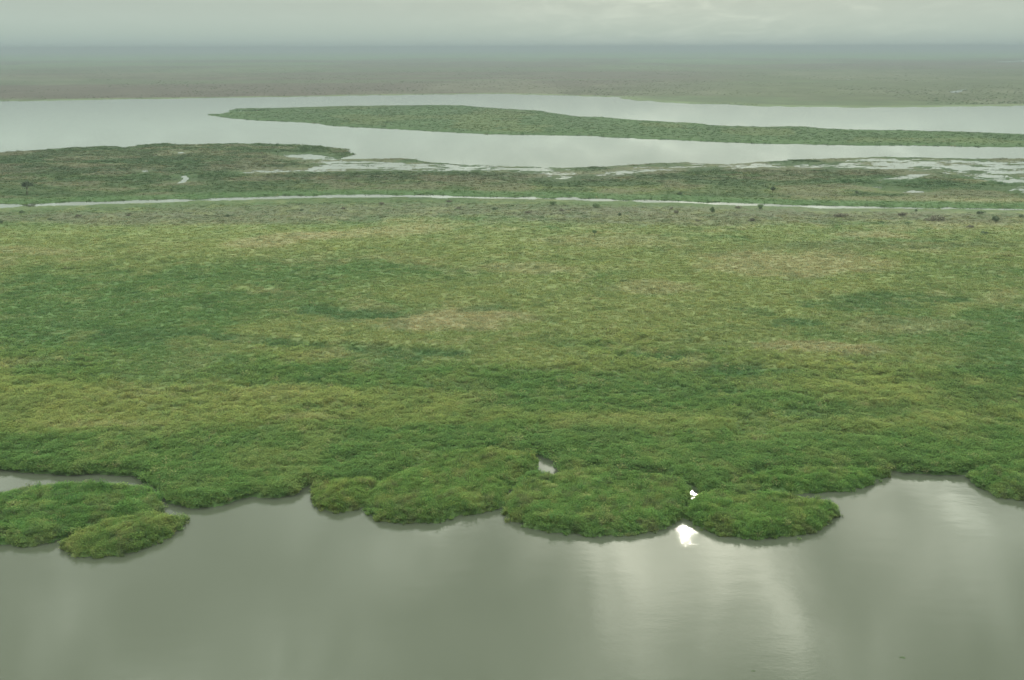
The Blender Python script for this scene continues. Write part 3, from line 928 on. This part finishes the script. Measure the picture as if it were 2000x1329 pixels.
def crown_mesh(name, mat, blobs, per, leaf, seed):
    r = np.random.default_rng(seed)
    co, fa, lv = [], [], []
    for (bx, by, bz, rx, ry, rz) in blobs:
        kb = r.uniform(.8, 1.2)
        for i in range(per):
            v = r.normal(size=3)
            v /= np.linalg.norm(v)
            rad = r.uniform(.45, 1.08)
            p = np.array((bx, by, bz)) + v * rad * np.array((rx, ry, rz))
            a = r.normal(size=3)
            a /= np.linalg.norm(a)
            b = np.cross(a, r.normal(size=3))
            b /= np.linalg.norm(b)
            L = leaf * r.uniform(.6, 1.4)
            s = len(co)
            co += [p - a * L, p + b * L * .55, p + a * L, p - b * L * .55]
            fa.append((s, s + 1, s + 2, s + 3))
            k = kb * r.uniform(.75, 1.25)
            lv += [(k, k, k)] * 4
    me = mesh_from(name, np.array(co), fa)
    at = me.attributes.new('leaf', 'FLOAT_COLOR', 'POINT')
    at.data.foreach_set('color', np.concatenate([np.array(lv), np.ones((len(lv), 1))], 1).astype(np.float32).ravel())
    me.materials.append(mat)
    return me


def limb(co, fa, p0, p1, r0, r1, sides=6):
    p0, p1 = Vector(p0), Vector(p1)
    q = (p1 - p0).to_track_quat('Z', 'Y')
    s = len(co)
    for p, r in ((p0, r0), (p1, r1)):
        for i in range(sides):
            an = 2 * math.pi * i / sides
            co.append(tuple(p + q @ Vector((r * math.cos(an), r * math.sin(an), 0))))
    for i in range(sides):
        j = (i + 1) % sides
        fa.append((s + i, s + j, s + sides + j, s + sides + i))


def wood_mesh(name, segs):
    co, fa = [], []
    for p0, p1, r0, r1 in segs:
        limb(co, fa, p0, p1, r0, r1)
    me = mesh_from(name, co, fa)
    me.materials.append(BARK)
    return me


def shrub_kind(seed, kind):
    """shapes for a plant about 1 unit tall: list of (wood segments, crown blobs)"""
    r = random.Random(seed)
    segs, blobs = [], []
    if kind == 'tree':                       # short trunk, rounded open crown
        segs.append(((0, 0, -.1), (.02, .01, .42), .035, .024))
        for i in range(5):
            a = i * 1.26 + r.uniform(-.3, .3)
            e = (math.cos(a) * .22, math.sin(a) * .22, r.uniform(.62, .8))
            segs.append(((.02, .01, .40), e, .02, .008))
            blobs.append((e[0], e[1], e[2], .21, .21, .15))
        blobs.append((0, 0, .82, .24, .24, .17))
    elif kind == 'bush':                     # many stems, foliage down to the grass
        for i in range(6):
            a = i * 1.05 + r.uniform(-.3, .3)
            R = r.uniform(.25, .55)
            e = (math.cos(a) * R, math.sin(a) * R * .8, r.uniform(.35, .75))
            segs.append(((math.cos(a) * .06, math.sin(a) * .06, -.1), e, .025, .01))
            blobs.append((e[0], e[1], e[2] * .85, .32, .30, .30))
        blobs.append((0, 0, .6, .42, .36, .38))
    else:                                    # mound: low broad hump
        for i in range(7):
            a = i * .9 + r.uniform(-.3, .3)
            R = r.uniform(.3, .95)
            e = (math.cos(a) * R, math.sin(a) * R * .7, r.uniform(.2, .5))
            segs.append(((math.cos(a) * .1, math.sin(a) * .1, -.1), e, .03, .012))
            blobs.append((e[0], e[1], e[2], .45, .36, .28))
        blobs.append((0, 0, .55, .5, .4, .42))
    return segs, blobs


SHAPES = {}


def shape(kind, mat, var):
    key = (kind, mat, var)
    if key not in SHAPES:
        segs, blobs = shrub_kind(hash((kind, var)) % 1000 if False else var * 31 + len(kind), kind)
        per = {'tree': 90, 'bush': 70, 'mound': 60}[kind]
        SHAPES[key] = (wood_mesh('wood', segs), crown_mesh('leaves', LEAF_MATS[mat], blobs, per, .075 if kind != 'mound' else .10, var * 7 + 3))
    return SHAPES[key]


SHRUBS = [  # name, kind, leaf colour, pixel x, base y, width px, height px, label
    ('tree', 'tree', 'dark', 1509, 378, 13, 17, 'small dark tree standing alone between the narrow channel and the flooded flats'),
    ('tree', 'tree', 'green', 1161, 464, 11, 19, 'slim dark green tree standing furthest out in the open grass near centre'),
    ('shrub', 'bush', 'green', 1391, 416, 14, 17, 'tall round green shrub on the near side of the narrow channel, right of centre'),
    ('shrub', 'bush', 'green', 1080, 401, 18, 12, 'low green shrub by the gap in the channel at centre'),
    ('shrub', 'bush', 'green', 1164, 406, 19, 12, 'wide green bush just below the narrow channel, right of the centre gap'),
    ('shrub', 'bush', 'dark', 1210, 423, 9, 11, 'narrow dark shrub below the wide green bush near centre'),
    ('shrub', 'bush', 'brown', 1321, 418, 13, 12, 'purplish brown shrub left of the tall round green shrub'),
    ('shrub', 'bush', 'brown', 1312, 409, 9, 7, 'tiny brown shrub above left of the purplish brown shrub'),
    ('shrub', 'mound', 'dark', 1327, 381, 14, 8, 'dark low bush behind the narrow channel, right of centre'),
    ('shrub', 'bush', 'green', 1485, 408, 18, 14, 'green bush overlapping the pale channel right of centre'),
    ('shrub', 'mound', 'brown', 1441, 407, 15, 7, 'flat brown mound just under the channel, between two green shrubs'),
    ('shrub', 'mound', 'brown', 1362, 434, 15, 8, 'brown hummock below the tall round green shrub'),
    ('shrub', 'mound', 'brown', 1468, 434, 15, 13, 'brown ragged shrub below the green bush that overlaps the channel'),
    ('shrub', 'bush', 'dark', 1673, 378, 9, 8, 'small dark shrub behind the channel, left of the dark wet hollow'),
    ('shrub', 'bush', 'dark', 1944, 434, 20, 16, 'large dark leaning shrub near the right edge below the channel'),
    ('shrub', 'bush', 'dark', 1923, 458, 17, 9, 'dark shrub lower left of the large leaning shrub at right'),
    ('shrub', 'bush', 'dark', 1994, 426, 12, 9, 'dark shrub touching the right edge of the picture below the channel'),
    ('shrub', 'mound', 'brown', 1762, 422, 21, 11, 'broad brown mound-shaped shrub under the right part of the channel'),
    ('shrub', 'bush', 'dark', 1789, 413, 9, 6, 'tiny dark shrub just right above the broad brown mound'),
    ('shrub', 'mound', 'dark', 1720, 436, 13, 6, 'small dark hummock below left of the broad brown mound'),
    ('shrub', 'mound', 'dark', 1914, 418, 20, 9, 'low dark bush close under the channel at far right'),
    ('shrub', 'mound', 'brown', 1894, 446, 16, 10, 'brown shrub left of the large dark leaning shrub'),
    ('shrub', 'mound', 'green', 1773, 438, 16, 7, 'low green hummock below the broad brown mound at right'),
    ('shrub', 'mound', 'brown', 1640, 424, 34, 10, 'wide purplish patch of scrub under the bright right stretch of channel'),
    ('shrub', 'mound', 'brown', 1826, 432, 40, 15, 'widest reddish brown thicket below the right end of the channel'),
    ('shrub', 'bush', 'dark', 42, 417, 11, 8, 'dark shrub below the channel near the left edge, under the acacia'),
    ('shrub', 'mound', 'brown', 152, 424, 15, 8, 'brown mound-shaped shrub in the brownish strip at left'),
    ('shrub', 'mound', 'brown', 251, 422, 10, 6, 'small pointed brown hummock right of the brown mound at left'),
    ('shrub', 'mound', 'dark', 97, 430, 11, 6, 'small dark hummock below left of the brown mound at left'),
    ('shrub', 'bush', 'dark', 2, 438, 10, 12, 'dark shrub cut by the left edge below the channel'),
    ('shrub', 'mound', 'dark', 444, 424, 12, 8, 'dark hummock alone below the channel, left of centre'),
    ('shrub', 'mound', 'brown', 745, 400, 13, 8, 'brown hummock close under the channel, left of centre'),
    ('shrub', 'mound', 'dark', 589, 412, 10, 6, 'small dark shrub in the brown strip between left edge and centre'),
    ('shrub', 'mound', 'brown', 670, 409, 12, 6, 'low brown hummock left of the one close under the channel'),
    ('shrub', 'mound', 'brown', 876, 395, 15, 6, 'flat brown shrub touching the channel where it narrows near centre'),
    ('shrub', 'mound', 'dark', 966, 410, 15, 8, 'dark ragged shrub below the channel just left of centre'),
    ('shrub', 'mound', 'brown', 895, 408, 14, 6, 'low brown hummock left of the dark ragged shrub near centre'),
    ('shrub', 'mound', 'brown', 1031, 417, 16, 8, 'brown hummock below the channel at centre, left of the low green shrub'),
    ('shrub', 'bush', 'brown', 1097, 413, 15, 7, 'brown scrub under the low green shrub at centre'),
    ('shrub', 'mound', 'green', 1057, 427, 13, 6, 'low green hummock below the brown hummock at centre'),
    ('shrub', 'mound', 'green', 490, 580, 16, 7, 'lone dark green clump in the middle of the green marsh at left'),
    ('shrub', 'mound', 'brown', 698, 346, 12, 5, 'small brown shrub beside the flooded flats left of centre'),
]
for i, (nm, kind, mat, u, v, w, hpx, lab) in enumerate(SHRUBS):
    g = ground([(u, v)], 0.3)[0]
    dist = math.hypot(math.hypot(*g), CAM_H)
    mpp = dist / F_PX
    wood, leaves = shape(kind, mat, i % 3)
    root = link(bpy.data.objects.new(nm, None))
    root.location = (g[0], g[1], 0.2)
    H = hpx * mpp * 0.78
    base_w = {'tree': .80, 'bush': 1.3, 'mound': 2.0}[kind]
    W = w * mpp * 0.8 / base_w
    root.scale = (W, W, H)
    root.rotation_euler = (0, 0, random.uniform(0, 6.28) if kind != 'mound' else random.uniform(-.4, .4))
    root['label'], root['category'] = lab, nm
    root['group'] = 'trees dotted over the marsh' if nm == 'tree' else 'shrubs dotted along the narrow channel'
    link(bpy.data.objects.new('trunk' if nm == 'tree' else 'stems', wood), root)
    link(bpy.data.objects.new('crown' if nm == 'tree' else 'foliage', leaves), root)

# the flat-crowned acacia at the left edge
g = ground([(53, 381)], 0.3)[0]
mpp = math.hypot(math.hypot(*g), CAM_H) / F_PX
root = link(bpy.data.objects.new('acacia_tree', None))
root.location = (g[0], g[1], 0)
root['label'], root['category'], root['group'] = 'dark flat-crowned acacia tree near the left edge behind the narrow channel', 'tree', 'trees dotted over the marsh'
r = random.Random(5)
segs, blobs = [((0, 0, -.2), (.2, .1, 3.4), .32, .24), ((.2, .1, 3.4), (.5, 0, 6.2), .24, .15)], []
for i in range(9):
    a = i * .7 + r.uniform(-.2, .2)
    R = r.uniform(2.0, 4.3)
    e = (math.cos(a) * R, math.sin(a) * R * .8, r.uniform(7.6, 9.6))
    segs.append(((.3, .05, r.uniform(3.6, 6.0)), e, .13, .04))
    blobs.append((e[0], e[1], e[2], 1.7, 1.6, .95))
blobs += [(0.3, 0, 10.0, 2.4, 2.2, 1.0), (-1.5, .4, 9.3, 1.8, 1.6, .9), (2.0, -.3, 9.1, 1.8, 1.6, .9)]
link(bpy.data.objects.new('trunk', wood_mesh('trunk', segs)), root)
link(bpy.data.objects.new('crown', crown_mesh('crown', LEAF_MATS['dark'], blobs, 150, .38, 9)), root)

# ------------------------------------------------------------------ small floating weeds on the water
for u, v, rad, lab in ((1762, 1285, 0.6, 'dark patch of floating weed on the lake at lower right'), (1471, 1311, .35, 'tiny dark weed clump afloat at the bottom of the lake'), (284, 234, 5.0, 'lone weed clump drifting on the broad river at left')):
    g = ground([(u, v)])[0]
    r = np.random.default_rng(int(u))
    segs_co, segs_fa, lv = [], [], []
    for i in range(60):
        a, R = r.uniform(0, 6.28), rad * r.uniform(0, 1) ** .6
        p = np.array((math.cos(a) * R, math.sin(a) * R * .6, r.uniform(.01, .06)))
        L = rad * .16 * r.uniform(.5, 1.4)
        t = r.uniform(0, 3.14)
        ax, bx = np.array((math.cos(t), math.sin(t), .08)) * L, np.array((-math.sin(t), math.cos(t), .05)) * L * .5
        s = len(segs_co)
        segs_co += [p - ax, p + bx, p + ax, p - bx]
        segs_fa.append((s, s + 1, s + 2, s + 3))
        k = r.uniform(.7, 1.3)
        lv += [(k, k, k)] * 4
    me = mesh_from('floating_weed', np.array(segs_co), segs_fa)
    at = me.attributes.new('leaf', 'FLOAT_COLOR', 'POINT')
    at.data.foreach_set('color', np.concatenate([np.array(lv), np.ones((len(lv), 1))], 1).astype(np.float32).ravel())
    me.materials.append(LEAF_MATS['green'])
    o = link(bpy.data.objects.new('floating_weed', me))
    o.location = (g[0], g[1], 0.005)
    o['label'], o['category'], o['group'] = lab, 'weed', 'weed clumps afloat'

# ------------------------------------------------------------------ haze: the humid air over the marsh
hm, hnt = new_mat('haze')
ho = N(hnt, 'ShaderNodeOutputMaterial')
hv = N(hnt, 'ShaderNodeVolumePrincipled')
hv.inputs['Density'].default_value = 1.25e-4
hv.inputs['Density Attribute'].default_value = ''
hv.inputs['Color'].default_value = (0.365, 0.42, 0.465, 1)
hv.inputs['Anisotropy'].default_value = 0.25
hnt.links.new(hv.outputs[0], ho.inputs['Volume'])
B = 95000.0
zb, zt = -1.5, 124.0
co = [(-B, -4000, zb), (B, -4000, zb), (B, B, zb), (-B, B, zb), (-B, -4000, zt), (B, -4000, zt), (B, B, zt), (-B, B, zt)]
me = mesh_from('haze', co, [(3, 2, 1, 0), (4, 5, 6, 7), (0, 1, 5, 4), (1, 2, 6, 5), (2, 3, 7, 6), (3, 0, 4, 7)])
me.materials.append(hm)
haze = link(bpy.data.objects.new('haze', me))
haze['kind'] = 'stuff'
haze['label'] = 'humid haze lying over the marsh'
